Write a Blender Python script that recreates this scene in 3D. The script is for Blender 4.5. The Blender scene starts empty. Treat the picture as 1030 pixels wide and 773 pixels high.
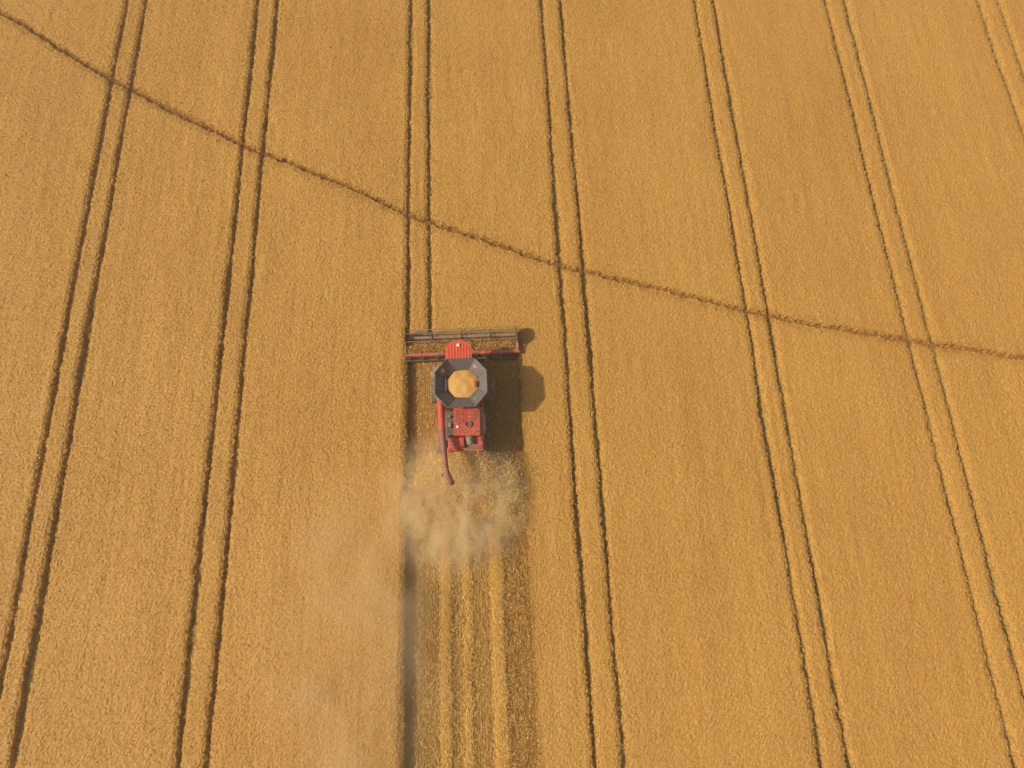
import bpy, bmesh, math, random
import numpy as np
from mathutils import Vector, Matrix

random.seed(7)
R = np.random.default_rng(11)
rad = math.radians
scene = bpy.context.scene
COL = scene.collection

# ------------------------------------------------------------------ materials
def new_mat(name):
    m = bpy.data.materials.new(name); m.use_nodes = True
    nt = m.node_tree
    return m, nt, nt.nodes, nt.links, nt.nodes['Principled BSDF']

def simple(name, col, rough=.5, metal=0., dust=.25, dust_col=(.42, .30, .17), scale=3., bump=0., spec=.4):
    m, nt, N, L, b = new_mat(name)
    tc = N.new('ShaderNodeTexCoord')
    n1 = N.new('ShaderNodeTexNoise'); n1.inputs['Scale'].default_value = scale
    n1.inputs['Detail'].default_value = 6; n1.inputs['Roughness'].default_value = .65
    L.new(tc.outputs['Object'], n1.inputs['Vector'])
    r = N.new('ShaderNodeMapRange'); r.inputs[1].default_value = .35; r.inputs[2].default_value = .75
    r.inputs[3].default_value = dust * .35; r.inputs[4].default_value = min(1, dust * 1.7)
    L.new(n1.outputs['Fac'], r.inputs[0])
    mx = N.new('ShaderNodeMix'); mx.data_type = 'RGBA'
    mx.inputs[6].default_value = (*col, 1); mx.inputs[7].default_value = (*dust_col, 1)
    L.new(r.outputs[0], mx.inputs[0]); L.new(mx.outputs[2], b.inputs['Base Color'])
    b.inputs['Metallic'].default_value = metal
    b.inputs['Specular IOR Level'].default_value = spec
    rr = N.new('ShaderNodeMath'); rr.operation = 'ADD'; rr.inputs[1].default_value = rough
    rs = N.new('ShaderNodeMath'); rs.operation = 'MULTIPLY'; rs.inputs[1].default_value = .4
    L.new(r.outputs[0], rs.inputs[0]); L.new(rs.outputs[0], rr.inputs[0]); L.new(rr.outputs[0], b.inputs['Roughness'])
    if bump:
        bp = N.new('ShaderNodeBump'); bp.inputs['Strength'].default_value = bump; bp.inputs['Distance'].default_value = .02
        n2 = N.new('ShaderNodeTexNoise'); n2.inputs['Scale'].default_value = scale * 8
        L.new(tc.outputs['Object'], n2.inputs['Vector']); L.new(n2.outputs['Fac'], bp.inputs['Height'])
        L.new(bp.outputs[0], b.inputs['Normal'])
    return m

M = {}
M['roof_red'] = simple('roof_red_paint', (.66, .060, .022), .38, dust=.14)
M['red'] = simple('red_paint', (.50, .036, .024), .42, dust=.17)
M['dull_red'] = simple('dull_red_paint', (.27, .05, .032), .55, dust=.38)
M['tank_grey'] = simple('grey_tank_panel', (.115, .10, .10), .5, dust=.10, scale=2.2)
M['steel'] = simple('worn_steel', (.33, .32, .29), .45, metal=.5, dust=.3)
M['light_steel'] = simple('bare_sheet_metal', (.55, .55, .52), .35, metal=.5, dust=.2)
M['dull_steel'] = simple('sooty_steel', (.16, .155, .13), .7, metal=.2, dust=.35)
M['dusty_red'] = simple('dust_covered_red', (.46, .045, .032), .55, dust=.28)
M['maroon'] = simple('dark_maroon_paint', (.235, .05, .04), .55, dust=.25)  # rear auger tube and spout, darker than the red front length
M['reel_grey'] = simple('faded_reel_tube', (.20, .12, .085), .6, dust=.35)
M['dark'] = simple('dark_metal', (.035, .03, .028), .6, dust=.25)
M['tyre'] = simple('dusty_tyre_rubber', (.06, .056, .05), .85, dust=.6, bump=.3)
M['rim'] = simple('pale_rim_paint', (.42, .41, .37), .5, dust=.35)
M['white'] = simple('white_plastic', (.82, .8, .76), .35, dust=.05)
M['yellow'] = simple('yellow_paint', (.7, .45, .05), .5, dust=.25)
M['pink'] = simple('faded_red_mark', (.45, .16, .14), .6, dust=.3)
mg, nt, N, L, b = new_mat('cab_glass'); b.inputs['Base Color'].default_value = (.03, .04, .04, 1)
b.inputs['Roughness'].default_value = .08; b.inputs['Specular IOR Level'].default_value = .7
M['glass'] = mg

def straw_mat(name, ramp, large=.25, rough=.65, spec=.25, soil=False, transl=True, streak=True):
    """vegetation colour: per-blade 'tint' attribute + broad patches of ripeness"""
    m, nt, N, L, b = new_mat(name)
    at = N.new('ShaderNodeAttribute'); at.attribute_name = 'tint'
    geo = N.new('ShaderNodeNewGeometry')
    mp = N.new('ShaderNodeMapping'); mp.inputs['Scale'].default_value = (1., .12, 1.)
    L.new(geo.outputs['Position'], mp.inputs['Vector'])
    n1 = N.new('ShaderNodeTexNoise'); n1.inputs['Scale'].default_value = .55; n1.inputs['Detail'].default_value = 5
    L.new(mp.outputs[0], n1.inputs['Vector'])
    n2 = N.new('ShaderNodeTexNoise'); n2.inputs['Scale'].default_value = .09; n2.inputs['Detail'].default_value = 6
    L.new(geo.outputs['Position'], n2.inputs['Vector'])
    a1 = N.new('ShaderNodeMath'); a1.operation = 'MULTIPLY_ADD'; a1.inputs[1].default_value = large; a1.inputs[2].default_value = -large * .5
    L.new(n1.outputs['Fac'], a1.inputs[0])
    a2 = N.new('ShaderNodeMath'); a2.operation = 'MULTIPLY_ADD'; a2.inputs[1].default_value = large * 1.6; a2.inputs[2].default_value = -large * .8
    L.new(n2.outputs['Fac'], a2.inputs[0])
    s1 = N.new('ShaderNodeMath'); s1.operation = 'ADD'; L.new(a1.outputs[0], s1.inputs[0]); L.new(a2.outputs[0], s1.inputs[1])
    s2 = N.new('ShaderNodeMath'); s2.operation = 'ADD'; L.new(s1.outputs[0], s2.inputs[0]); L.new(at.outputs['Fac'], s2.inputs[1])
    cr = N.new('ShaderNodeValToRGB')
    e = cr.color_ramp.elements
    e[0].position = ramp[0][0]; e[0].color = (*ramp[0][1], 1); e[1].position = ramp[-1][0]; e[1].color = (*ramp[-1][1], 1)
    for p, c in ramp[1:-1]:
        k = e.new(p); k.color = (*c, 1)
    L.new(s2.outputs[0], cr.inputs[0])
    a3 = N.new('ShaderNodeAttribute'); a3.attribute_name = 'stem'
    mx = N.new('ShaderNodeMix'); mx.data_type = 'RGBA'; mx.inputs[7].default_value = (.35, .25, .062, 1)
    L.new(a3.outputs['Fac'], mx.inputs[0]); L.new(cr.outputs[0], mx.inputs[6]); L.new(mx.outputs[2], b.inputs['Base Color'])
    b.inputs['Roughness'].default_value = rough; b.inputs['Specular IOR Level'].default_value = spec
    return m

WHEAT = [(0., (.29, .124, .024)), (.3, (.425, .206, .037)), (.62, (.505, .270, .056)), (1., (.71, .44, .14))]
M['wheat'] = straw_mat('ripe_wheat', WHEAT, .21)
M['stubble'] = straw_mat('stubble_straw', [(0., (.36, .16, .032)), (.5, (.60, .32, .06)), (1., (.84, .54, .15))], .25)
M['litter'] = straw_mat('loose_straw', [(0., (.62, .35, .075)), (.5, (.88, .56, .14)), (1., (.95, .72, .28))], .15)
M['chaff'] = straw_mat('chaff', [(0., (.58, .33, .08)), (.5, (.80, .50, .14)), (1., (.93, .70, .28))], .1)

def soil_mat():
    m, nt, N, L, b = new_mat('stubble_soil')
    geo = N.new('ShaderNodeNewGeometry')
    mp = N.new('ShaderNodeMapping'); mp.inputs['Scale'].default_value = (1., .35, 1.)
    L.new(geo.outputs['Position'], mp.inputs['Vector'])
    n = N.new('ShaderNodeTexNoise'); n.inputs['Scale'].default_value = 5; n.inputs['Detail'].default_value = 8; n.inputs['Roughness'].default_value = .7
    L.new(mp.outputs[0], n.inputs['Vector'])
    cr = N.new('ShaderNodeValToRGB'); e = cr.color_ramp.elements
    e[0].position = .3; e[0].color = (.27, .14, .034, 1); e[1].position = .72; e[1].color = (.52, .30, .078, 1)
    L.new(n.outputs['Fac'], cr.inputs[0]); L.new(cr.outputs[0], b.inputs['Base Color'])
    b.inputs['Roughness'].default_value = .95; b.inputs['Specular IOR Level'].default_value = .1
    bp = N.new('ShaderNodeBump'); bp.inputs['Strength'].default_value = .6; bp.inputs['Distance'].default_value = .04
    L.new(n.outputs['Fac'], bp.inputs['Height']); L.new(bp.outputs[0], b.inputs['Normal'])
    return m
M['soil'] = soil_mat()

def grain_mat():
    m, nt, N, L, b = new_mat('wheat_grain')
    tc = N.new('ShaderNodeTexCoord')
    n = N.new('ShaderNodeTexNoise'); n.inputs['Scale'].default_value = 40; n.inputs['Detail'].default_value = 4
    L.new(tc.outputs['Object'], n.inputs['Vector'])
    cr = N.new('ShaderNodeValToRGB'); e = cr.color_ramp.elements
    e[0].position = .3; e[0].color = (.50, .235, .05, 1); e[1].position = .7; e[1].color = (.74, .40, .10, 1)
    L.new(n.outputs['Fac'], cr.inputs[0]); L.new(cr.outputs[0], b.inputs['Base Color'])
    b.inputs['Roughness'].default_value = .7
    bp = N.new('ShaderNodeBump'); bp.inputs['Strength'].default_value = .4; bp.inputs['Distance'].default_value = .01
    L.new(n.outputs['Fac'], bp.inputs['Height']); L.new(bp.outputs[0], b.inputs['Normal'])
    return m
M['grain'] = grain_mat()

# ------------------------------------------------------------------ helpers
def tag(o, label=None, cat=None, kind=None, group=None):
    if label: o['label'] = label
    if cat: o['category'] = cat
    if kind: o['kind'] = kind
    if group: o['group'] = group
    return o

def np_mesh(name, verts, faces_flat, nper, mat, tint=None, smooth=False, stem=None):
    """verts (n,3), faces_flat (m*nper)"""
    me = bpy.data.meshes.new(name)
    nv = len(verts); nl = len(faces_flat); nf = nl // nper
    me.vertices.add(nv); me.vertices.foreach_set('co', np.ascontiguousarray(verts, dtype=np.float32).ravel())
    me.loops.add(nl); me.loops.foreach_set('vertex_index', np.ascontiguousarray(faces_flat, dtype=np.int32).ravel())
    me.polygons.add(nf); me.polygons.foreach_set('loop_start', np.arange(0, nl, nper, dtype=np.int32))
    if tint is not None:
        a = me.attributes.new('tint', 'FLOAT', 'POINT'); a.data.foreach_set('value', tint.astype(np.float32))
    if stem is not None:
        a = me.attributes.new('stem', 'FLOAT', 'POINT'); a.data.foreach_set('value', stem.astype(np.float32))
    me.update(calc_edges=True)
    me.polygons.foreach_set('use_smooth', np.full(nf, smooth, dtype=bool))
    me.materials.append(mat)
    o = bpy.data.objects.new(name, me); COL.objects.link(o)
    return o

def slivers(pos, direc, length, width, tint):
    """one thin upright/lying triangle-pair (a narrow kite) per blade"""
    n = len(pos)
    d = direc / np.linalg.norm(direc, axis=1, keepdims=True)
    ref = R.normal(size=(n, 3)); s = np.cross(d, ref); s /= np.linalg.norm(s, axis=1, keepdims=True)
    L_ = length[:, None]; W = width[:, None]
    v = np.empty((n, 4, 3))
    v[:, 0] = pos; v[:, 1] = pos + d * L_ * .55 + s * W * .5; v[:, 2] = pos + d * L_; v[:, 3] = pos + d * L_ * .55 - s * W * .5
    return v.reshape(-1, 3), np.arange(4 * n), np.repeat(tint, 4)

def obj(name, bm, mat, parent=None, smooth=False, bevel=0.):
    me = bpy.data.meshes.new(name)
    bmesh.ops.recalc_face_normals(bm, faces=bm.faces)
    bm.to_mesh(me); bm.free()
    me.materials.append(mat)
    if smooth:
        for p in me.polygons: p.use_smooth = True
        me.set_sharp_from_angle(angle=rad(38)) if hasattr(me, 'set_sharp_from_angle') else None
    o = bpy.data.objects.new(name, me); COL.objects.link(o)
    if parent: o.parent = parent
    if bevel:
        md = o.modifiers.new('bevel', 'BEVEL'); md.width = bevel; md.segments = 2; md.limit_method = 'ANGLE'
    return o

def box(bm, c, s, rot=None):
    r = bmesh.ops.create_cube(bm, size=1.)
    m = Matrix.Diagonal((*s, 1))
    if rot is not None: m = rot.to_4x4() @ m
    bmesh.ops.transform(bm, matrix=Matrix.Translation(c) @ m, verts=r['verts'])
    return bm
def B(x0, x1, y0, y1, z0, z1, bm=None):
    bm = bm or bmesh.new()
    return box(bm, ((x0+x1)/2, (y0+y1)/2, (z0+z1)/2), (abs(x1-x0), abs(y1-y0), abs(z1-z0)))

def tube(bm, pts, radii, n=14, cap=True):
    pts = [Vector(p) for p in pts]
    if not hasattr(radii, '__len__'): radii = [radii] * len(pts)
    rings = []; side = None
    for i, p in enumerate(pts):
        t = (pts[min(i+1, len(pts)-1)] - pts[max(i-1, 0)]).normalized()
        if side is None:
            side = t.cross(Vector((0, 0, 1)))
            if side.length < .1: side = t.cross(Vector((1, 0, 0)))
        side = (side - t * side.dot(t)).normalized(); up = side.cross(t)
        rings.append([bm.verts.new(p + (side * math.cos(2*math.pi*k/n) + up * math.sin(2*math.pi*k/n)) * radii[i]) for k in range(n)])
    for a, c in zip(rings, rings[1:]):
        for k in range(n): bm.faces.new((a[k], a[(k+1) % n], c[(k+1) % n], c[k]))
    if cap:
        bm.faces.new(rings[0]); bm.faces.new(rings[-1])
    return bm

def prism(bm, outline, z0, z1, axis='z'):
    def P(u, v, w):
        return {'z': (u, v, w), 'x': (w, u, v), 'y': (u, w, v)}[axis]
    a = [bm.verts.new(P(u, v, z0)) for u, v in outline]; c = [bm.verts.new(P(u, v, z1)) for u, v in outline]
    n = len(a)
    bm.faces.new(a); bm.faces.new(c)
    for k in range(n): bm.faces.new((a[k], a[(k+1) % n], c[(k+1) % n], c[k]))
    return bm

def lathe(bm, prof, n=32, center=(0, 0, 0)):
    """prof: list of (x along the axle, radius); axle along X"""
    rings = []
    for x, r in prof:
        rings.append([bm.verts.new((center[0]+x, center[1]+r*math.cos(2*math.pi*k/n), center[2]+r*math.sin(2*math.pi*k/n))) for k in range(n)])
    for a, c in zip(rings, rings[1:]):
        for k in range(n): bm.faces.new((a[k], a[(k+1) % n], c[(k+1) % n], c[k]))
    bm.faces.new(rings[0]); bm.faces.new(rings[-1])
    return bm

# ------------------------------------------------------------------ smooth numpy noise
def vnoise(x, y, sx, sy, seed):
    r = np.random.default_rng(seed); T = r.random((256, 256))
    u = x / sx + 1000.3; v = y / sy + 1000.7
    iu = np.floor(u).astype(int); iv = np.floor(v).astype(int); fu = u - iu; fv = v - iv
    fu = fu*fu*(3-2*fu); fv = fv*fv*(3-2*fv)
    a = T[iu % 256, iv % 256]; b_ = T[(iu+1) % 256, iv % 256]; c = T[iu % 256, (iv+1) % 256]; d = T[(iu+1) % 256, (iv+1) % 256]
    return (a*(1-fu)+b_*fu)*(1-fv)+(c*(1-fu)+d*fu)*fv - .5

# ------------------------------------------------------------------ layout of the field
TRACKS = [-46.7, -44.95, -32.9, -31.2, -20.95, -19.2, -7.02, -5.36, 4.86, 6.65, 18.87, 20.55, 30.8, 32.5, 44.7, 46.5]
PATH = np.array([(-400, 262), (-70., 75.), (-44.05, 54.97), (-33.07, 47.1), (-20.4, 39.41), (-7.25, 32.62), (4.98, 27.25),
                 (18.75, 22.75), (32.48, 19.41), (38.93, 18.26), (70, 14.5), (400, -10)])
CUT_L, CUT_R, CUT_Y = -7.08, 1.30, 21.15
CROP = .67

def path_y(x): return np.interp(x, PATH[:, 0], PATH[:, 1])
def path_slope(x): return (path_y(x+.5) - path_y(x-.5))

def crop_height(x, y):
    """returns height of the crop top (0 where there is none) before the fine roughness"""
    h = CROP + .07*vnoise(x, y, 2.2, 7., 1) + .035*vnoise(x, y, .55, 2., 2) + .10*vnoise(x, y, 12, 18, 3)
    h += .016*vnoise(x, y, .30, 30., 4)
    m = np.ones_like(h)
    for i, t in enumerate(TRACKS):
        near = np.abs(x - t) < 1.4
        if not near.any(): continue
        yy = y[near]
        c = t + .13*vnoise(yy*0, yy, 1, 6.5, 20+i) + .06*vnoise(yy*0, yy, 1, .7, 40+i)
        wide = np.clip(vnoise(yy*0, yy, 1, 6., 60+i)*2.6 - .45, 0, 1) * .14
        w = .078 + .12*vnoise(yy*0, yy, 1, .8, 80+i) + wide
        d = np.abs(x[near] - c) + .17*vnoise(x[near], yy, .11, .14, 5)
        k = np.clip((d - w) / .09, 0, 1)
        if i == 6: k = np.where(yy < CUT_Y, 1, k)
        # plants beside the wheeling lean in and stand a little shorter
        lean = 1 - .16*np.clip(1 - (d - w)/.35, 0, 1)
        fl = np.clip(.56 + .42*vnoise(x[near], yy, .3, .55, 6) + .5*vnoise(x[near], yy, 1.2, 5., 16+i), .0, .70)
        m[near] = np.minimum(m[near], (fl + (1-fl)*k)*lean)
    h = h * m
    # trampled footpath, knocked down to about a third
    py = path_y(x) + .5*vnoise(x, y*0, 5, 1, 7) + .16*vnoise(x, y*0, .7, 1, 8)
    dist = (y - py) / np.sqrt(1 + path_slope(x)**2)
    ad = np.abs(dist) + .20*vnoise(x, y, .22, .22, 9)
    t = np.clip((ad - .085) / .11, 0, 1)
    hp = .33 + .16*vnoise(x, y, .35, .35, 10)
    core = 1 - np.clip((np.abs(dist) - .18) / .2, 0, 1)
    h = np.where(t < 1, np.maximum(h*t, 0) + hp*(1-t), h)
    # flanks of the path lean over too
    h = h - .05*np.clip(1 - (ad-.3)/.4, 0, 1)*(t >= 1)*(h > .3)
    # harvested strip
    el = CUT_L + .10*vnoise(y, y*0, .9, 1, 12) + .10*vnoise(x, y, .12, .2, 13)
    er = CUT_R + .10*vnoise(y, y*0, 1.1, 1, 14) + .14*vnoise(x, y, .14, .3, 15)
    ey = CUT_Y + .12*vnoise(x, y*0, .3, 1, 16)
    cut = (x > el) & (x < er) & (y < ey)
    h = np.where(cut, 0, h)
    tramp = np.clip(core, 0, 1)
    return h, tramp

# ------------------------------------------------------------------ ground sheet
def axis_coords(a, b_, step, far, growth=1.25):
    c = list(np.arange(a, b_, step)); s = step; x = c[-1]
    while x < far: s *= growth; x += s; c.append(x)
    s = step; x = a; lo = []
    while x > -far: s *= growth; x -= s; lo.append(x)
    return np.array(lo[::-1] + c)

gx = axis_coords(-60, 60, .5, 1500); gy = axis_coords(-20, 70, .5, 1500)
X, Y = np.meshgrid(gx, gy, indexing='ij')
Z = .03*vnoise(X, Y, 1.5, 1.5, 31)*(np.abs(X) < 61)*(np.abs(Y) < 71)
idx = np.arange(X.size).reshape(X.shape)
q = np.stack([idx[:-1, :-1], idx[1:, :-1], idx[1:, 1:], idx[:-1, 1:]], -1).reshape(-1)
g = np_mesh('ground', np.stack([X, Y, Z], -1).reshape(-1, 3), q, 4, M['soil'], smooth=True)
tag(g, 'brown soil under the wheat, bared in the wheelings', 'ground', 'structure')

# ------------------------------------------------------------------ wheat field (standing crop)
# x columns: finer beside every wheeling
xs = []
x = -50.5
while x < 52.5:
    near = min(min(abs(x-t) for t in TRACKS), abs(x-CUT_R), abs(x-CUT_L))
    xs.append(x); x += .045 if near < .45 else .10
s = .1; hi = []
while x < 1500: hi.append(x); s *= 1.18; x += s
s = .1; lo = []; x = -50.5
while x > -1500: s *= 1.18; x -= s; lo.append(x)
cx = np.array(lo[::-1] + xs + hi)
cy = axis_coords(-13, 60.5, .09, 1500, 1.18)
X, Y = np.meshgrid(cx, cy, indexing='ij')
fine = (X > -51) & (X < 53) & (Y > -13.5) & (Y < 61)
H, TR = crop_height(X, Y)
rough = 1.3*vnoise(X, Y, .10, .09, 91) + .55*R.normal(size=X.shape)
Hn = H + np.where(fine & (H > .1), .022*rough, 0)
far = ~fine
Hn = np.where(far & (np.abs(X) + np.abs(Y) > 90), CROP, Hn)
Hn = np.where(H < .06, -.03, Hn)
jx = np.where(fine, R.normal(size=X.shape)*.014, 0); jy = np.where(fine, R.normal(size=X.shape)*.022, 0)
tint = .46 + .09*R.normal(size=X.shape)*fine - .22*TR*(H < .6) + .03*vnoise(X, Y, .3, .5, 33)
low = Hn < 0
V = np.stack([X+jx, Y+jy, Hn], -1).reshape(-1, 3)
idx = np.arange(X.size).reshape(X.shape)
allow = low[:-1, :-1] & low[1:, :-1] & low[1:, 1:] & low[:-1, 1:]
q = np.stack([idx[:-1, :-1], idx[1:, :-1], idx[1:, 1:], idx[:-1, 1:]], -1)[~allow]
# blades and ears that roughen the top of the crop
def in_view(x, y, m=1.5):
    return (np.abs(x - .04*y - 0) < 34.5 + .30*(y+9) + m) & (y > -9.8 - m) & (y < 58.5)
NE = 2200000
ex = R.uniform(-51, 52, NE); ey = R.uniform(-11, 59, NE)
k = in_view(ex, ey); ex, ey = ex[k], ey[k]
eh, etr = crop_height(ex, ey)
k = eh > .12; ex, ey, eh, etr = ex[k], ey[k], eh[k], etr[k]
n = len(ex)
tall = R.random(n)
direc = np.stack([R.normal(size=n)*.65 + .1, R.normal(size=n)*.65, np.full(n, 1.)], -1)
direc[:, 2] *= np.where(etr > .3, .25, 1)
ln = .05 + .05*tall; wd = .022 + .026*R.random(n)
pos = np.stack([ex, ey, eh - .06 + .03*R.normal(size=n)], -1)
et = .54 + .16*R.normal(size=n) - .15*etr
v1, f1, t1 = slivers(pos, direc, ln, wd, et)
# ragged stalks hanging over the edges of wheelings, path and cut
def edge_stalks(n, xa, ya):
    h0, tr0 = crop_height(xa, ya)
    return h0
NS = 420000
sx_ = np.concatenate([R.choice(TRACKS, NS) + R.normal(size=NS)*.25,
                      np.where(R.random(60000) < .5, CUT_L, CUT_R) + R.normal(size=60000)*.14])
sy_ = np.concatenate([R.uniform(-11, 59, NS), R.uniform(-11, CUT_Y, 60000)])
pxx = R.uniform(-50, 42, 90000); pyy = path_y(pxx) + R.normal(size=90000)*.45
sx_ = np.concatenate([sx_, pxx]); sy_ = np.concatenate([sy_, pyy])
k = in_view(sx_, sy_); sx_, sy_ = sx_[k], sy_[k]
h0, tr0 = crop_height(sx_, sy_); k = h0 > .3; sx_, sy_, h0, tr0 = sx_[k], sy_[k], h0[k], tr0[k]
n = len(sx_)
direc = np.stack([R.normal(size=n)*.9, R.normal(size=n)*.8, np.abs(R.normal(size=n))*.9+.15], -1)
v2, f2, t2 = slivers(np.stack([sx_, sy_, h0*R.uniform(.55, .95, n)], -1), direc, R.uniform(.10, .24, n), R.uniform(.02, .05, n), .45+.2*R.normal(size=n)-.3*tr0)
VV = np.concatenate([V, v1, v2]); FF = np.concatenate([q.reshape(-1), f1+len(V), f2+len(V)+len(v1)])
TT = np.concatenate([tint.reshape(-1), t1, t2])
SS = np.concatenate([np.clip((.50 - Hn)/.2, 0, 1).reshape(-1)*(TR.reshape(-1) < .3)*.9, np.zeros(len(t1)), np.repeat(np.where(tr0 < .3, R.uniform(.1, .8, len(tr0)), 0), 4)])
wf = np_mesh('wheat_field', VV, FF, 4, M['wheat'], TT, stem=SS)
tag(wf, 'ripe golden standing wheat split by paired dark wheelings and one diagonal trampled path', 'wheat', 'stuff')
del X, Y, H, V, VV, FF, TT, v1, v2

# ------------------------------------------------------------------ stubble rows in the harvested strip
WT = [-4.45, -0.92]                     # where the wheels have rolled the stubble flat
rows = np.arange(CUT_L + .12, CUT_R - .02, .185)
ny = int((CUT_Y + 12 - .3) / .045)
rx = np.repeat(rows, ny*3); ry = np.tile(np.repeat(np.linspace(-12, CUT_Y-.3, ny), 3), len(rows))
n = len(rx)
keep = R.random(n) < .78; rx, ry = rx[keep], ry[keep]; n = len(rx)
rx = rx + R.normal(size=n)*.016 + .02*vnoise(rx, ry, .3, 2, 51); ry = ry + R.normal(size=n)*.03
flat = np.zeros(n)
for w in WT:
    flat = np.maximum(flat, (np.abs(rx - w + .05*vnoise(ry, ry*0, 1.5, 1, 52)) < .25) & (ry < 12.5))
dz = np.where(flat > 0, .12, 1.)
band = (rx > -.5) & (rx < 1.2) & (ry < 11.5)
direc = np.stack([R.normal(size=n)*.18, R.normal(size=n)*.25 - flat*1.0, dz], -1)
v, f, t = slivers(np.stack([rx, ry, np.full(n, .0)], -1), direc, R.uniform(.08, .16, n)*np.where(band, 1.9, 1), R.uniform(.022, .04, n), .50 - .12*band*(R.random(n) < .7) + .17*R.normal(size=n) + .45*flat)
st = np_mesh('stubble', v, f, 4, M['stubble'], t)
tag(st, 'cut straw stubble in straight rows on the harvested strip', 'stubble', 'stuff')

# loose straw left on the strip
def litter(n, cxm, sd, y0, y1):
    return np.stack([cxm + R.normal(size=n)*sd, R.uniform(y0, y1, n)], -1)
P = np.concatenate([litter(70000, -4.38, .15, -12, 10.5), litter(95000, -.88, .17, -12, 10.5), litter(17000, -2.95, .17, -12, 10.5),
                    np.stack([R.uniform(CUT_L+.6, -.5, 16000), R.uniform(-12, 11.3, 16000)], -1),
                    np.stack([R.uniform(CUT_L+.3, CUT_R-.1, 5000), R.uniform(11, 20, 5000)], -1),
                    np.stack([R.uniform(-.6, CUT_R-.1, 9000), R.uniform(-12, 11.3, 9000)], -1)])
dens = vnoise(P[:, 0], P[:, 1], .5, 3., 55) + vnoise(P[:, 0], P[:, 1], .25, .9, 56)
k = (R.random(len(P)) < np.clip(.75 + dens*.9, .1, 1)) & (P[:, 0] > CUT_L+.05) & (P[:, 0] < CUT_R-.03)
P = P[k]; n = len(P)
direc = np.stack([R.normal(size=n)*.28, R.normal(size=n)*1., R.normal(size=n)*.14], -1)
v, f, t = slivers(np.stack([P[:, 0], P[:, 1], R.uniform(.06, .17, n)], -1), direc, R.uniform(.12, .36, n), R.uniform(.012, .026, n), .50 + .13*R.normal(size=n))
li = np_mesh('loose_straw', v, f, 4, M['litter'], t)
tag(li, 'pale chopped straw strewn in long strips behind the harvester', 'straw', 'stuff')

# ------------------------------------------------------------------ COMBINE
root = bpy.data.objects.new('combine_harvester', None); COL.objects.link(root)
root.location = (-2.9, 16., 0)
tag(root, 'red combine harvester with dark octagonal grain tank rim cutting the wheat', 'combine harvester')
def part(name, bm, mat, parent=root, **k): return obj(name, bm, M[mat], parent, **k)

# body
bm = B(-1.32, 1.32, -3.0, 1.9, .95, 2.35); B(-1.0, 1.0, -3.7, -3.0, 1.1, 2.5, bm)
body = part('body', bm, 'dull_red', bevel=.03)
bm = bmesh.new(); prism(bm, [(-3.75, 1.25), (1.75, 1.05), (1.75, 2.6), (-.9, 2.95), (-3.1, 2.95), (-3.85, 2.6)], 1.33, 1.47, 'x')
sp = part('side_panel', bm, 'red', bevel=.03)
bm = bmesh.new(); prism(bm, [(-2.6, 2.0), (-1.25, 2.1), (-1.25, 2.7), (-2.5, 2.72)], 1.475, 1.60, 'x')
part('side_shield', bm, 'light_steel', sp, bevel=.02)
bm = bmesh.new(); prism(bm, [(-3.75, 1.25), (1.75, 1.05), (1.75, 2.5), (-.9, 2.5), (-3.85, 2.4)], -1.47, -1.33, 'x')
part('side_panel', bm, 'red', bevel=.03)
# grain tank box
bm = bmesh.new()
prism(bm, [(-1.3, -.95), (1.3, -.95), (1.3, 1.75), (-1.3, 1.75)], 2.36, 3.28)
tank = part('grain_tank', bm, 'dull_red', bevel=.03)
# octagonal funnel-like extension, eight flared panels with thickness
def octo(cx_, cy_, rx_, ry_, ax, ay, z):
    return [(cx_-ax, cy_+ry_, z), (cx_+ax, cy_+ry_, z), (cx_+rx_, cy_+ay, z), (cx_+rx_, cy_-ay, z), (cx_+ax, cy_-ry_, z), (cx_-ax, cy_-ry_, z), (cx_-rx_, cy_-ay, z), (cx_-rx_, cy_+ay, z)]
NECK = octo(.08, .66, 1.13, 1.04, .48, .44, 3.50); RIM = octo(.08, .50, 1.77, 1.74, .97, .80, 4.30)
NECKo = octo(.08, .66, 1.17, 1.08, .50, .46, 3.46); RIMo = octo(.08, .50, 1.81, 1.78, .99, .82, 4.27)
bm = bmesh.new()
rings = [[bm.verts.new(p) for p in r_] for r_ in (octo(.08, .60, 1.13, 1.04, .48, .44, 3.24), NECK, RIM, RIMo, NECKo, octo(.08, .60, 1.17, 1.08, .50, .46, 3.22))]
for a, c in zip(rings, rings[1:] + rings[:1]):
    for k in range(8): bm.faces.new((a[k], a[(k+1) % 8], c[(k+1) % 8], c[k]))
ext = part('tank_extension', bm, 'tank_grey', tank)
# seam ribs on the outside + folded lip
bm = bmesh.new()
for k in range(8):
    a = Vector(NECK[k]); c = Vector(RIM[k]); tube(bm, [a + Vector((0, 0, .012)), c + Vector((0, 0, .012))], .022, 6)
    tube(bm, [Vector(RIM[k]) + Vector((0, 0, .0)), Vector(RIM[(k+1) % 8]) + Vector((0, 0, .0))], .028, 6)
part('rim_strip', bm, 'dark', tank)
def on_panel(k, u, w, size, thick=.02):
    """small plate lying on panel k at fraction u along, w from neck to rim"""
    a, b_ = Vector(NECK[k]), Vector(NECK[(k+1) % 8]); c, d = Vector(RIM[k]), Vector(RIM[(k+1) % 8])
    p = (a.lerp(b_, u)).lerp(c.lerp(d, u), w)
    ex_ = (b_-a).normalized(); up = (c.lerp(d, .5) - a.lerp(b_, .5)).normalized(); nn = ex_.cross(up).normalized()
    if nn.z < 0: nn = -nn
    m = Matrix((ex_, up, nn)).transposed()
    bm = bmesh.new(); box(bm, p + nn*(thick*.5+.004), (size[0], size[1], thick), m); return bm
part('marking', on_panel(7, .35, .62, (.26, .26)), 'pink', tank)
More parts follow.
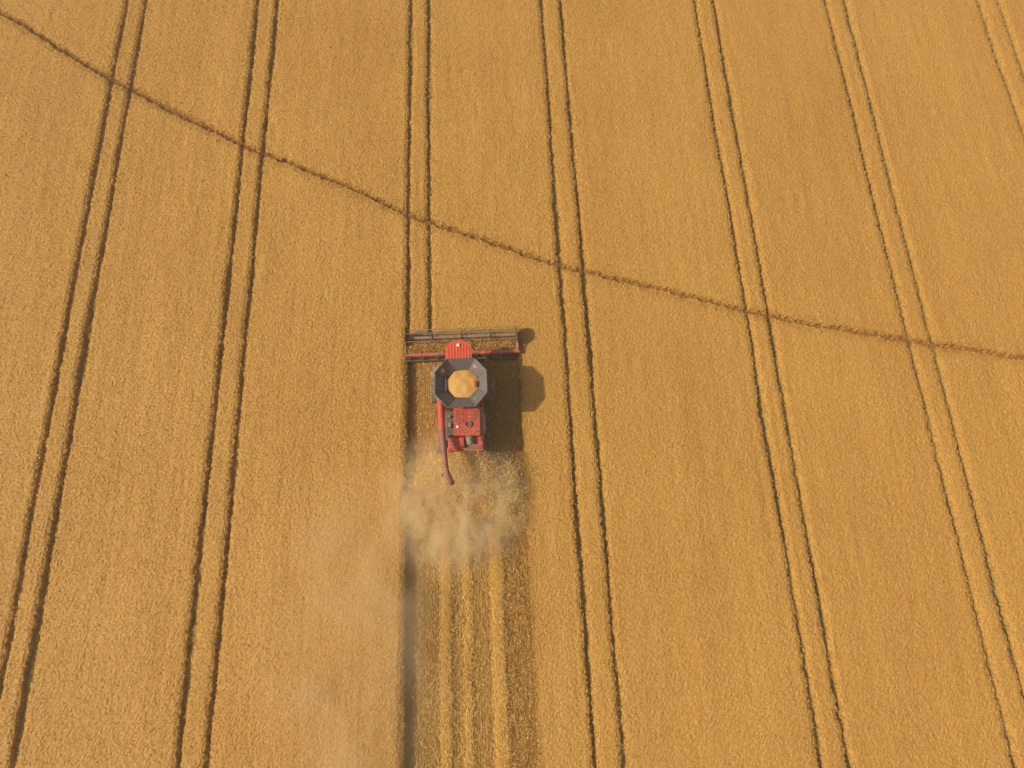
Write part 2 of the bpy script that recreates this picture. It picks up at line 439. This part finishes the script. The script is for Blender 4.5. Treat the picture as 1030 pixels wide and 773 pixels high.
part('marking', on_panel(1, .30, .55, (.30, .22)), 'pink', tank)
part('marking', on_panel(3, .7, .5, (.24, .08)), 'light_steel', tank)
bm = bmesh.new(); box(bm, (1.02, .56, 3.66), (.16, .42, .30)); part('level_sensor', bm, 'red', tank, bevel=.02)
bm = bmesh.new(); box(bm, (-1.02, .58, 3.62), (.09, .92, .05)); part('tank_brace', bm, 'light_steel', tank, bevel=.01)

# cab
bm = bmesh.new()
prism(bm, [(-.84, 1.95), (.68, 1.95), (.68, 2.05), (-.84, 2.05)], 1.7, 3.62)       # rear wall
for x_ in (-.84, .68):
    box(bm, (x_, 2.95, 2.65), (.07, .08, 1.95)); box(bm, (x_*1.0, 2.35, 1.85), (.06, .9, .35))
prism(bm, [(-.88, 1.95), (.72, 1.95), (.72, 3.1), (.35, 3.4), (-.5, 3.4), (-.88, 3.1)], 1.6, 1.72)
cab = part('cab', bm, 'dark', bevel=.015)
bm = bmesh.new()
gp = [(.68, 3.0), (.33, 3.34), (-.49, 3.34), (-.84, 3.0)]
for (a, c) in zip(gp, gp[1:]):
    vs = [bm.verts.new(p) for p in ((a[0], a[1], 1.73), (c[0], c[1], 1.73), (c[0], c[1], 3.60), (a[0], a[1], 3.60))]
    bm.faces.new(vs)
r_ = bmesh.ops.solidify(bm, geom=bm.faces[:], thickness=.02)
part('windscreen', bm, 'glass', cab)
for x_ in (-.845, .685):
    part('side_window', B(x_-.012, x_+.012, 2.06, 2.9, 2.05, 3.58), 'glass', cab)
# ribbed roof: outline with an arched front, ribs as real ridges along y
cxr = -.08
def roof_outline(hw, y0, ys, yf, n=12):
    o = [(cxr-hw, y0), (cxr+hw, y0), (cxr+hw, ys)]
    for k in range(1, n):
        a = math.pi*k/n
        o.append((cxr+hw*math.cos(a)**1 if True else 0, ys+(yf-ys)*math.sin(a)**.8))
    o.append((cxr-hw, ys)); return o
bm = bmesh.new(); prism(bm, roof_outline(.93, 2.08, 2.98, 3.82), 3.62, 3.86)
for k in range(8):
    xx = cxr - .73 + k*.208
    yy = 2.98 + .84*max(0, 1-((xx-cxr)/.93)**2)**.42 - .28
    if abs(xx-cxr) < .2: yy -= .22
    box(bm, (xx, (2.10+yy)/2, 3.862), (.105, yy-2.10, .055))
part('cab_roof', bm, 'roof_red', cab, bevel=.022)
bm = bmesh.new(); lathe(bm, [(0, .115), (.06, .12), (.10, .09), (.12, .02)], 16)
bmesh.ops.rotate(bm, verts=bm.verts, cent=(0, 0, 0), matrix=Matrix.Rotation(-math.pi/2, 3, 'Y')); bmesh.ops.translate(bm, verts=bm.verts, vec=(-.09, 3.42, 3.88))
part('antenna_dome', bm, 'white', cab, smooth=True)
for s_ in (-1, 1):
    bm = bmesh.new(); xo = -.08 + s_*1.42
    tube(bm, [(-.08+s_*.8, 3.0, 3.3), (xo, 3.05, 3.25), (xo, 3.05, 2.9)], .025, 6); box(bm, (xo, 3.04, 2.72), (.24, .06, .42))
    part('mirror', bm, 'dark', cab)
# cab platform + ladder on the left
bm = B(-1.95, -.9, 1.55, 2.75, 1.62, 1.70)
plat = part('platform', bm, 'steel', cab, bevel=.01)
bm = bmesh.new()
for yy in (1.6, 2.7): tube(bm, [(-1.92, yy, 1.7), (-1.92, yy, 2.75), (-1.92, (yy+2.15)/2, 2.8)], .022, 6)
tube(bm, [(-1.92, 1.6, 2.75), (-1.92, 2.7, 2.75)], .022, 6); tube(bm, [(-1.92, 1.6, 2.25), (-1.92, 2.7, 2.25)], .018, 6)
part('handrail', bm, 'pink', cab)
bm = bmesh.new()
for k in range(5): box(bm, (-2.02-.05*k, 2.45, 1.45-.28*k), (.22, .48, .03))
for yy in (2.2, 2.7): tube(bm, [(-1.93, yy, 1.65), (-2.28, yy, .3)], .02, 6)
part('ladder', bm, 'steel', cab)

# engine deck
bm = bmesh.new(); prism(bm, [(-.54, -2.95), (1.27, -3.02), (1.27, -.97), (-.54, -.97)], 2.6, 3.28)
box(bm, (.36, -1.12, 3.31), (1.72, .22, .05))
for k in range(7): box(bm, (-.34+k*.115, -1.62, 3.29), (.05, .72, .035))
deck = part('engine_deck', bm, 'red', bevel=.03)
bm = bmesh.new(); prism(bm, [(1.275, 2.5), (1.50, 2.5), (1.50, 2.98), (1.275, 3.16)], -3.0, -.95, 'y'); part('deck_flank', bm, 'dull_red', deck, bevel=.02)
def vdisc(c, r, h, n=20):
    bm = bmesh.new(); prism(bm, [(c[0]+r*math.cos(2*math.pi*k/n), c[1]+r*math.sin(2*math.pi*k/n)) for k in range(n)], c[2], c[2]+h); return bm
bm = bmesh.new()
n = 20
for k in range(n):
    a0, a1 = 2*math.pi*k/n, 2*math.pi*(k+1)/n
    for (r0, z0), (r1, z1) in (((.24, 3.27), (.24, 3.40)), ((.24, 3.40), (.19, 3.40)), ((.19, 3.40), (.19, 3.29))):
        bm.faces.new([bm.verts.new((.47+rr*math.cos(a), -2.22+rr*math.sin(a), zz)) for rr, a, zz in ((r0, a0, z0), (r0, a1, z0), (r1, a1, z1), (r1, a0, z1))])
bmesh.ops.remove_doubles(bm, verts=bm.verts, dist=.001)
part('filler_ring', bm, 'dull_red', deck, smooth=True)
part('filler_cap', vdisc((.47, -2.22, 3.285), .185, .03), 'dark', deck)
bm = bmesh.new(); box(bm, (.52, -2.24, 3.325), (.1, .16, .03)); part('latch', bm, 'dull_steel', deck)
part('work_lamp', vdisc((-.28, -2.36, 3.285), .085, .07), 'white', deck)
bm = bmesh.new(); tube(bm, [(-.25, -2.2, 3.3), (-.15, -2.05, 3.33), (.1, -2.0, 3.33), (.28, -2.12, 3.33)], .025, 6); part('hose', bm, 'dull_red', deck)
for y0_, y1_, x0_, x1_ in ((-1.985, -1.965, -.5, 1.23), (-2.62, -2.60, -.5, 1.23)): part('panel_seam', B(x0_, x1_, y0_, y1_, 3.279, 3.288), 'dark', deck)
part('panel_seam', B(.73, .75, -1.96, -1.05, 3.279, 3.288), 'dark', deck)
for k in range(2):
    bm = bmesh.new(); xx = .1 + k*.9; tube(bm, [(xx, -2.78, 3.28), (xx, -2.78, 3.36), (xx+.22, -2.78, 3.36), (xx+.22, -2.78, 3.28)], .014, 6); part('grab_handle', bm, 'dark', deck)
bm = bmesh.new()
for k in range(9): box(bm, (.98, -1.15-.09*k, 3.29), (.34, .035, .03))
part('vent', bm, 'dark', deck)
# left service gap with walkway, light boxes, clamp
part('walkway', B(-1.10, -.56, -2.85, -.97, 2.36, 2.46), 'dark', deck)
for yy, sx2, sy2 in ((-1.42, .24, .17), (-2.05, .20, .30)): part('service_box', B(-.84-sx2/2, -.84+sx2/2, yy-sy2/2, yy+sy2/2, 2.462, 2.80), 'steel', deck, bevel=.015)
bm = bmesh.new(); tube(bm, [(-1.05, -1.75, 2.62), (-.6, -1.72, 2.66)], .04, 8); part('hose', bm, 'dull_red', deck)
bm = bmesh.new(); tube(bm, [(-1.05, -1.15, 2.62), (-.6, -1.2, 2.66)], .03, 8); part('hose', bm, 'dull_red', deck)
# rear hood
bm = bmesh.new(); prism(bm, [(-3.87, 2.2), (-3.03, 2.36), (-3.03, 2.95), (-3.78, 2.80), (-3.87, 2.62)], -.97, -.30, 'x')
rear = part('rear_hood', bm, 'red', bevel=.025)
bm = bmesh.new(); prism(bm, [(-3.80, 2.2), (-3.03, 2.36), (-3.03, 2.98), (-3.62, 2.92)], -.27, .12, 'x'); part('rear_hatch', bm, 'red', rear, bevel=.02)
bm = bmesh.new(); prism(bm, [(-3.75, 2.2), (-3.04, 2.36), (-3.04, 2.75), (-3.6, 2.6)], .12, .95, 'x'); part('engine_bay', bm, 'dull_red', rear)
bm = bmesh.new(); prism(bm, [(-3.86, 2.2), (-3.04, 2.36), (-3.04, 3.05), (-3.7, 2.9)], .95, 1.33, 'x'); part('rear_panel', bm, 'red', rear, bevel=.02)
bm = bmesh.new(); tube(bm, [(.55, -3.08, 3.16), (.55, -3.14, 3.20), (.55, -3.52, 3.12), (.55, -3.58, 3.08)], [.14, .23, .23, .14], 16)
box(bm, (.32, -3.15, 3.02), (.12, .3, .35)); tube(bm, [(.55, -3.3, 3.3), (.55, -3.3, 3.45)], .06, 10); tube(bm, [(.75, -3.2, 3.1), (.95, -3.25, 3.05)], .05, 8)
part('exhaust_silencer', bm, 'dull_steel', rear, smooth=True)
bm = bmesh.new(); tube(bm, [(.05, -3.86, 2.72), (1.36, -3.88, 2.74), (1.36, -3.35, 2.98)], .045, 8); tube(bm, [(.05, -3.78, 2.86), (1.30, -3.78, 2.86)], .03, 8)
part('guard_rail', bm, 'pink', rear)
bm = bmesh.new(); tube(bm, [(.33, -3.7, 2.6), (.33, -4.12, 2.66), (.33, -4.16, 3.0)], .035, 8); part('rear_stay', bm, 'dark', rear)
for xx, yy in ((-.80, -3.42), (-.66, -3.58), (-.85, -3.62), (-.55, -3.34)):
    zt = 2.95 + (yy+3.03)/(.75)*.15 + .005
    part('yellow_marker', B(xx-.05, xx+.05, yy-.03, yy+.03, zt-.012, zt+.03), 'yellow', rear)
part('clamp', B(-.92, -.56, -2.95, -2.84, 2.7, 3.02), 'dark', rear)
bm = bmesh.new(); prism(bm, [(-3.98, .75), (-3.5, .9), (-3.5, 2.2), (-3.84, 2.2)], -1.1, 1.1, 'x'); part('straw_chopper', bm, 'dull_red', rear, bevel=.03)

# unloading auger
bm = bmesh.new()
tube(bm, [(-1.38, .35, 3.30), (-1.38, -.1, 3.52), (-1.37, -1.2, 3.56), (-1.33, -2.0, 3.58), (-1.30, -2.6, 3.60)], [.25, .25, .235, .225, .22], 18)
aug = part('unloading_auger', bm, 'red', smooth=True)
bm = bmesh.new(); tube(bm, [(-1.30, -2.61, 3.60), (-1.24, -3.3, 3.62), (-1.17, -4.1, 3.64), (-1.11, -4.7, 3.66), (-1.07, -5.2, 3.65)], [.212, .20, .185, .175, .17], 18)
part('auger_tube', bm, 'maroon', aug, smooth=True)
bm = bmesh.new(); tube(bm, [(-1.07, -5.2, 3.65), (-1.04, -5.4, 3.63), (-.98, -5.6, 3.58), (-.90, -5.8, 3.48), (-.82, -5.98, 3.34), (-.75, -6.13, 3.14)], [.18, .182, .185, .185, .18, .175], 18)
part('spout', bm, 'maroon', aug, smooth=True)
bm = bmesh.new(); tube(bm, [(-.77, -6.09, 3.22), (-.72, -6.2, 3.05)], [.195, .195], 16); part('spout_boot', bm, 'dark', aug)
bm = bmesh.new(); tube(bm, [(-1.07, -5.4, 3.6), (-1.28, -5.7, 3.55)], .02, 6); box(bm, (-1.31, -5.74, 3.55), (.14, .1, .08)); part('work_lamp', bm, 'dark', aug)
bm = bmesh.new()
tube(bm, [(-1.30, -2.55, 3.60), (-1.30, -2.63, 3.60)], .245, 18); part('tube_band', bm, 'dull_red', aug)
bm = bmesh.new(); tube(bm, [(-1.37, -.5, 3.545), (-1.37, -.58, 3.547)], .27, 18); part('tube_band', bm, 'dull_red', aug)
bm = bmesh.new(); box(bm, (-1.40, .3, 2.85), (.36, .5, 1.1)); part('auger_elbow', bm, 'dull_red', aug, bevel=.03)

# wheels
def wheel(cx_, cy_, r, w, side):
    wroot = bpy.data.objects.new('wheel', None); COL.objects.link(wroot); wroot.parent = root; wroot.location = (cx_, cy_, r)
    bm = bmesh.new(); h = w/2
    lathe(bm, [(-h*.80, r*.58), (-h, r*.70), (-h*.97, r*.88), (-h*.8, r*.955), (0, r*.965), (h*.8, r*.955), (h*.97, r*.88), (h, r*.70), (h*.80, r*.58)], 40)
    nl = 22
    for k in range(nl):
        for s_ in (-1, 1):
            a = 2*math.pi*(k + (.5 if s_ > 0 else 0))/nl
            m = Matrix.Rotation(a, 3, 'X') @ Matrix.Rotation(s_*rad(35), 3, 'Z')
            c = Matrix.Rotation(a, 3, 'X') @ Vector((s_*h*.48, 0, r*.975))
            box(bm, c, (h*1.0, .055*r+.02, .07*r), m)
    obj('tyre', bm, M['tyre'], wroot)
    bm = bmesh.new()
    lathe(bm, [(-h*.75, r*.575), (-h*.55, r*.52), (side*h*.1 - .05, r*.18), (side*h*.1+.05, r*.18), (h*.55, r*.52), (h*.75, r*.575)], 32)
    for k in range(8):
        a = 2*math.pi*k/8; box(bm, (side*h*.2, r*.12*math.cos(a), r*.12*math.sin(a)), (.06, .035, .035))
    obj('rim', bm, M['rim'], wroot, smooth=True)
for s_ in (-1, 1):
    wheel(s_*1.93, 1.15, .92, .80, s_); wheel(s_*1.62, -2.85, .66, .50, s_)
part('front_axle', B(-1.6, 1.6, 1.0, 1.3, .78, 1.1), 'dark'); part('rear_axle', B(-1.3, 1.3, -2.95, -2.75, .55, .78), 'dark')

# feeder house + header
bm = bmesh.new(); prism(bm, [(1.9, 1.05), (1.9, 1.75), (3.95, .95), (3.95, .35)], -.60, .60, 'x'); part('feeder_house', bm, 'dull_red', bevel=.03)
hd = bmesh.new()
HW = 4.18
prism(hd, [(3.93, .28), (3.99, .28), (3.99, 1.0), (3.93, 1.0)], -HW, HW, 'x')          # back sheet
prism(hd, [(3.99, .22), (5.15, .10), (5.15, .14), (3.99, .28)], -HW, HW, 'x')          # table floor
header = part('header', hd, 'dull_red')
bm = bmesh.new(); prism(bm, [(3.84, .86), (4.12, .86), (4.15, 1.02), (4.06, 1.10), (3.86, 1.10)], -HW-.02, HW+.02, 'x')
for xx in (-3.1, -1.4, 1.7, 3.0): box(bm, (xx, 3.99, 1.0), (.12, .34, .27))
part('header_beam', bm, 'dusty_red', header, bevel=.015)
bm = bmesh.new(); tube(bm, [(-HW, 3.72, .55), (HW, 3.72, .55)], .08, 8)
for xx in (-3.9, -2.9, -1.8, 1.8, 2.9, 3.9): box(bm, (xx, 3.82, .7), (.08, .28, .5))
part('rear_frame', bm, 'dark', header)
for s_ in (-1, 1):
    bm = bmesh.new(); prism(bm, [(3.85, .15), (5.3, .08), (6.05, .16), (5.5, .62), (4.8, 1.0), (3.85, 1.12)], s_*HW, s_*(HW+.07), 'x')
    part('end_sheet', bm, 'pink' if s_ > 0 else 'dull_red', header, bevel=.01)
    bm = bmesh.new(); tube(bm, [(s_*(HW+.04), 5.2, .45), (s_*(HW+.02), 5.9, .42), (s_*(HW-.02), 6.5, .22)], [.13, .10, .015], 8); part('crop_divider', bm, 'dull_red', header, smooth=True)
bm = bmesh.new(); tube(bm, [(-HW+.02, 4.45, .62), (HW-.02, 4.45, .62)], .17, 14)
def flight(bm, x0, x1, hand, r0=.17, r1=.32, pitch=.5):
    n = int(abs(x1-x0)/pitch*16); prev = None
    for i in range(n+1):
        x_ = x0+(x1-x0)*i/n; a = hand*2*math.pi*i/16
        cur = [bm.verts.new((x_+d, 4.45+r*math.cos(a), .62+r*math.sin(a))) for r, d in ((r0*.9, -.006), (r1, -.006), (r1, .006), (r0*.9, .006))]
        if prev:
            for k in range(4): bm.faces.new((prev[k], prev[(k+1) % 4], cur[(k+1) % 4], cur[k]))
        prev = cur
flight(bm, -HW+.05, -.5, 1); flight(bm, HW-.05, .5, -1)
for k in range(10): box(bm, (-.42+.09*k, 4.45+.25*math.cos(k*2.1), .62+.25*math.sin(k*2.1)), (.02, .02+abs(.3*math.cos(k*2.1)), .02+abs(.3*math.sin(k*2.1))))
part('table_auger', bm, 'steel', header, smooth=True)
bm = B(-HW, HW, 5.15, 5.22, .09, .13)
for k in range(110):
    xx = -HW+.04+k*.0764; prism(bm, [(xx-.028, 5.22), (xx+.028, 5.22), (xx, 5.36)], .10, .12)
part('cutter_bar', bm, 'steel', header)
# reel
RC = (5.22, 1.25); RR = .60
bm = bmesh.new(); tube(bm, [(-4.08, RC[0], RC[1]), (4.08, RC[0], RC[1])], .125, 14); part('reel_tube', bm, 'reel_grey', header, smooth=True)
for xx in (-4.06, -2.2, -.02, 2.13, 4.06):
    bm = bmesh.new()
    for k in range(6):
        a = rad(18 + 60*k); c = Vector((xx, RC[0]+math.cos(a)*RR*.5, RC[1]+math.sin(a)*RR*.5)); box(bm, c, (.05, RR, .06), Matrix.Rotation(a, 3, 'X'))
        a2 = rad(18+60*(k+1)); p0 = Vector((xx, RC[0]+math.cos(a)*RR*.8, RC[1]+math.sin(a)*RR*.8)); p1 = Vector((xx, RC[0]+math.cos(a2)*RR*.8, RC[1]+math.sin(a2)*RR*.8)); tube(bm, [p0, p1], .02, 5)
    lathe(bm, [(-.04, .19), (.04, .19)], 16, (xx, RC[0], RC[1]))
    if abs(xx) > 4: lathe(bm, [(-.012, .66), (.012, .66)], 24, (xx + math.copysign(.06, xx), RC[0], RC[1]))
    part('reel_spider', bm, 'dark', header)
for k in range(6):
    a = rad(18 + 60*k); yb, zb = RC[0]+math.cos(a)*RR, RC[1]+math.sin(a)*RR
    bm = bmesh.new(); tube(bm, [(-4.08, yb, zb), (4.08, yb, zb)], .030, 8)
    for j in range(54):
        xx = -4.02+j*.1517; tube(bm, [(xx, yb, zb), (xx, yb-.03, zb-.12), (xx, yb-.10, zb-.23)], .008, 4)
    part('reel_bat', bm, 'dull_red' if k in (2, 3) else 'reel_grey', header)
for s_ in (-1, 1):
    bm = bmesh.new(); xx = s_*4.13; tube(bm, [(xx, 3.95, 1.08), (xx, 4.6, 1.32), (xx, 5.35, 1.27)], .05, 8); box(bm, (xx, 5.2, 1.25), (.09, .26, .2)); part('reel_arm', bm, 'pink' if s_ > 0 else 'dark', header)

# ------------------------------------------------------------------ wheat grain in the tank
bm = bmesh.new()
cxg, cyg = .08-2.9, .66+16
rg = 24; na = 48; cen = bm.verts.new((cxg, cyg, 3.755)); prev = None; rings = []
for i in range(1, rg+1):
    f_ = i/rg; ring = []
    for k in range(na):
        a = 2*math.pi*k/na
        ux, uy = math.cos(a), math.sin(a)
        lim = min(1.12/max(abs(ux), 1e-6), 1.01/max(abs(uy), 1e-6), 1.52/(abs(ux)+abs(uy)))
        if ux < 0: lim *= 1 - .12*abs(ux)
        z = 3.74 - .20*f_**2 + .022*math.sin(7*ux*f_+2)*math.sin(6*uy*f_+1) + .05*math.sin(a*2+1.3)*f_*(1-f_) + .03*math.sin(3*a+f_*9)*f_*(1-f_)
        ring.append(bm.verts.new((cxg+ux*lim*f_, cyg+uy*lim*f_, z)))
    rings.append(ring)
for k in range(na): bm.faces.new((cen, rings[0][k], rings[0][(k+1) % na]))
for a, c in zip(rings, rings[1:]):
    for k in range(na): bm.faces.new((a[k], c[k], c[(k+1) % na], a[(k+1) % na]))
bot = [bm.verts.new((v_.co.x, v_.co.y, 3.30)) for v_ in rings[-1]]
for k in range(na): bm.faces.new((rings[-1][k], bot[k], bot[(k+1) % na], rings[-1][(k+1) % na]))
bm.faces.new(bot)
gh = obj('grain_heap', bm, M['grain'], smooth=True)
tag(gh, 'golden heap of threshed wheat grain filling the open tank', 'grain', 'stuff')

# cut wheat lying on the header table and being swept in by the reel
n = 75000
tx = R.uniform(-HW+.1, HW-.1, n); ty = 4.02 + 1.25*R.beta(1.6, 1.3, n)
amp = .80 + .3*vnoise(tx, ty, .6, .3, 71)
tz = .18 + amp*np.clip(np.sin((ty-3.95)/1.35*math.pi), 0, 1)*R.uniform(.5, 1.15, n) + .15
keepc = (np.abs(tx) > .25) | (ty > 4.3); tx, ty, tz = tx[keepc], ty[keepc], tz[keepc]; n = len(tx)
direc = np.stack([R.normal(size=n)*.8, R.normal(size=n)*.9, R.normal(size=n)*.3], -1)
v, f, t = slivers(np.stack([tx-2.9, ty+16, tz], -1), direc, R.uniform(.12, .32, n), R.uniform(.02, .05, n), .74+.2*R.normal(size=n))
cw = np_mesh('cut_wheat', v, f, 4, M['wheat'], t)
tag(cw, 'freshly cut wheat lying tangled on the header table', 'wheat', 'stuff')

# ------------------------------------------------------------------ chaff thrown out behind
n = 190000
u = R.random(n)**1.15
yy = 12.2 - 5.6*u
spread = 1.5 + 2.4*u**.5
xx = -2.95 + .25*u + R.normal(size=n)*spread*.55
zz = np.clip(1.7*(1-u)**.6*R.uniform(.1, 1.25, n) + R.random(n)*.45*(1-u*.5), .03, None)
k = (xx < CUT_R + .1) & (xx > CUT_L - .3) & (R.random(n) < np.clip(.62 + 1.2*vnoise(xx, yy, .7, .8, 77), 0, 1))
xx, yy, zz = xx[k], yy[k], zz[k]; n = len(xx)
# a little of it has settled on the machine's deck
nd = 260
xx = np.concatenate([xx, R.uniform(-3.4, -1.7, nd)]); yy = np.concatenate([yy, 13.05 + 1.9*R.random(nd)**1.3]); zz = np.concatenate([zz, np.full(nd, 3.295)]); n = len(xx)
v, f, t = slivers(np.stack([xx, yy, zz], -1), R.normal(size=(n, 3))*np.array([.8, 1, .5])*np.where(zz == 3.295, 0, 1)[:, None]*np.array([0, 0, 1]) + R.normal(size=(n, 3))*np.array([.8, 1, .02]), np.where(zz == 3.295, .6, 1)*R.uniform(.04, .17, n), R.uniform(.015, .045, n), .5+.22*R.normal(size=n))
ch = np_mesh('flying_chaff', v, f, 4, M['chaff'], t)
tag(ch, 'chopped straw and chaff blown out behind the machine', 'chaff', 'stuff')

# ------------------------------------------------------------------ dust clouds
def dust(name, label, centre, rr_, peak, nscale, thr, col, seed, wind=(1, 1, 1), gamma=1.):
    bm = bmesh.new(); bmesh.ops.create_icosphere(bm, subdivisions=4, radius=1.)
    for v_ in bm.verts:
        v_.co = Vector((v_.co.x*rr_[0], v_.co.y*rr_[1], v_.co.z*rr_[2]))
        if v_.co.z + centre[2] < -.3: v_.co.z = -.3 - centre[2]
    m = bpy.data.materials.new(name + '_volume'); m.use_nodes = True; nt = m.node_tree; N = nt.nodes; L = nt.links
    N.remove(N['Principled BSDF'])
    pv = N.new('ShaderNodeVolumePrincipled'); L.new(pv.outputs[0], N['Material Output'].inputs['Volume'])
    pv.inputs['Color'].default_value = (*col, 1); pv.inputs['Anisotropy'].default_value = -.15
    tc = N.new('ShaderNodeTexCoord')
    dv = N.new('ShaderNodeVectorMath'); dv.operation = 'DIVIDE'; dv.inputs[1].default_value = rr_; L.new(tc.outputs['Object'], dv.inputs[0])
    le = N.new('ShaderNodeVectorMath'); le.operation = 'LENGTH'; L.new(dv.outputs[0], le.inputs[0])
    fo = N.new('ShaderNodeMapRange'); fo.interpolation_type = 'SMOOTHSTEP'; fo.inputs[1].default_value = 1.; fo.inputs[2].default_value = .42; fo.inputs[3].default_value = 0; fo.inputs[4].default_value = 1
    L.new(le.outputs['Value'], fo.inputs[0])
    mp = N.new('ShaderNodeMapping'); mp.inputs['Scale'].default_value = wind; mp.inputs['Location'].default_value = (seed, seed*.7, 0); L.new(tc.outputs['Object'], mp.inputs['Vector'])
    no = N.new('ShaderNodeTexNoise'); no.inputs['Scale'].default_value = nscale; no.inputs['Detail'].default_value = 5; no.inputs['Roughness'].default_value = .55; no.inputs['Distortion'].default_value = .9
    L.new(mp.outputs[0], no.inputs['Vector'])
    mr = N.new('ShaderNodeMapRange'); mr.inputs[1].default_value = thr; mr.inputs[2].default_value = thr+.4; mr.inputs[3].default_value = 0; mr.inputs[4].default_value = peak; L.new(no.outputs['Fac'], mr.inputs[0])
    mu = N.new('ShaderNodeMath'); mu.operation = 'MULTIPLY'; L.new(fo.outputs[0], mu.inputs[0]); L.new(mr.outputs[0], mu.inputs[1])
    L.new(mu.outputs[0], pv.inputs['Density'])
    o = obj(name, bm, m); o.location = centre; tag(o, label, 'dust', 'stuff')
    return o
DC = (.985, .83, .50)
dust('dust_cloud', 'thick tan dust cloud billowing behind the harvester over the cut strip', (-3.8, 9.0, .9), (6.2, 5.9, 2.3), .9, .85, .34, DC, 3.1, wind=(1.1, .7, 1))
dust('drifting_dust', 'thin pale dust drifting back and left over the standing wheat', (-10.6, 0., 1.4), (7.8, 13.5, 2.6), .19, .18, .33, DC, 9.4, wind=(1.2, .8, 1))

# ------------------------------------------------------------------ haze
hm = bpy.data.materials.new('haze_volume'); hm.use_nodes = True; nt = hm.node_tree; nt.nodes.remove(nt.nodes['Principled BSDF'])
pv = nt.nodes.new('ShaderNodeVolumePrincipled'); nt.links.new(pv.outputs[0], nt.nodes['Material Output'].inputs['Volume'])
pv.inputs['Color'].default_value = (.95, .87, .68, 1); pv.inputs['Density'].default_value = .0008; pv.inputs['Anisotropy'].default_value = 0
hz = obj('haze', B(-1700, 1700, -1700, 1700, -1.0, 54), hm); tag(hz, 'thin summer haze hanging over the whole field', 'haze', 'stuff')

# ------------------------------------------------------------------ camera, sun, sky
cam = bpy.data.cameras.new('camera'); cam.sensor_width = 36; cam.lens = 715/1030*36; cam.clip_end = 6000; cam.clip_start = .5
co = bpy.data.objects.new('camera', cam); COL.objects.link(co)
co.location = (0, 0, 50); co.rotation_euler = (rad(90-70.43), 0, rad(-2.3)); scene.camera = co

travel = Vector((4.04, .60, -3.55)).normalized()
sun = bpy.data.lights.new('sun', 'SUN'); sun.energy = 4.2; sun.angle = rad(1.2); sun.color = (1., .95, .80)
so = bpy.data.objects.new('sun', sun); COL.objects.link(so); so.rotation_euler = travel.to_track_quat('-Z', 'Y').to_euler(); so.location = (-30, 0, 40)
elev = math.asin(-travel.z); azim = math.atan2(-travel.x, -travel.y) % (2*math.pi)
w = bpy.data.worlds.new('World'); scene.world = w; w.use_nodes = True
bg = w.node_tree.nodes['Background']; sk = w.node_tree.nodes.new('ShaderNodeTexSky'); sk.sky_type = 'NISHITA'
sk.sun_disc = False; sk.sun_elevation = elev; sk.sun_rotation = azim; sk.dust_density = 5; sk.air_density = 1.; sk.ozone_density = 1.
w.node_tree.links.new(sk.outputs[0], bg.inputs[0]); bg.inputs[1].default_value = .11
scene.view_settings.view_transform = 'Standard'; scene.view_settings.look = 'None'; scene.view_settings.gamma = 1; scene.view_settings.use_curve_mapping = False
scene.view_settings.exposure = -.24
scene.render.engine = 'CYCLES'
scene.cycles.volume_bounces = 4; scene.cycles.max_bounces = 8; scene.cycles.volume_step_rate = 1.5; scene.cycles.volume_max_steps = 128
scene.cycles.use_denoising = True
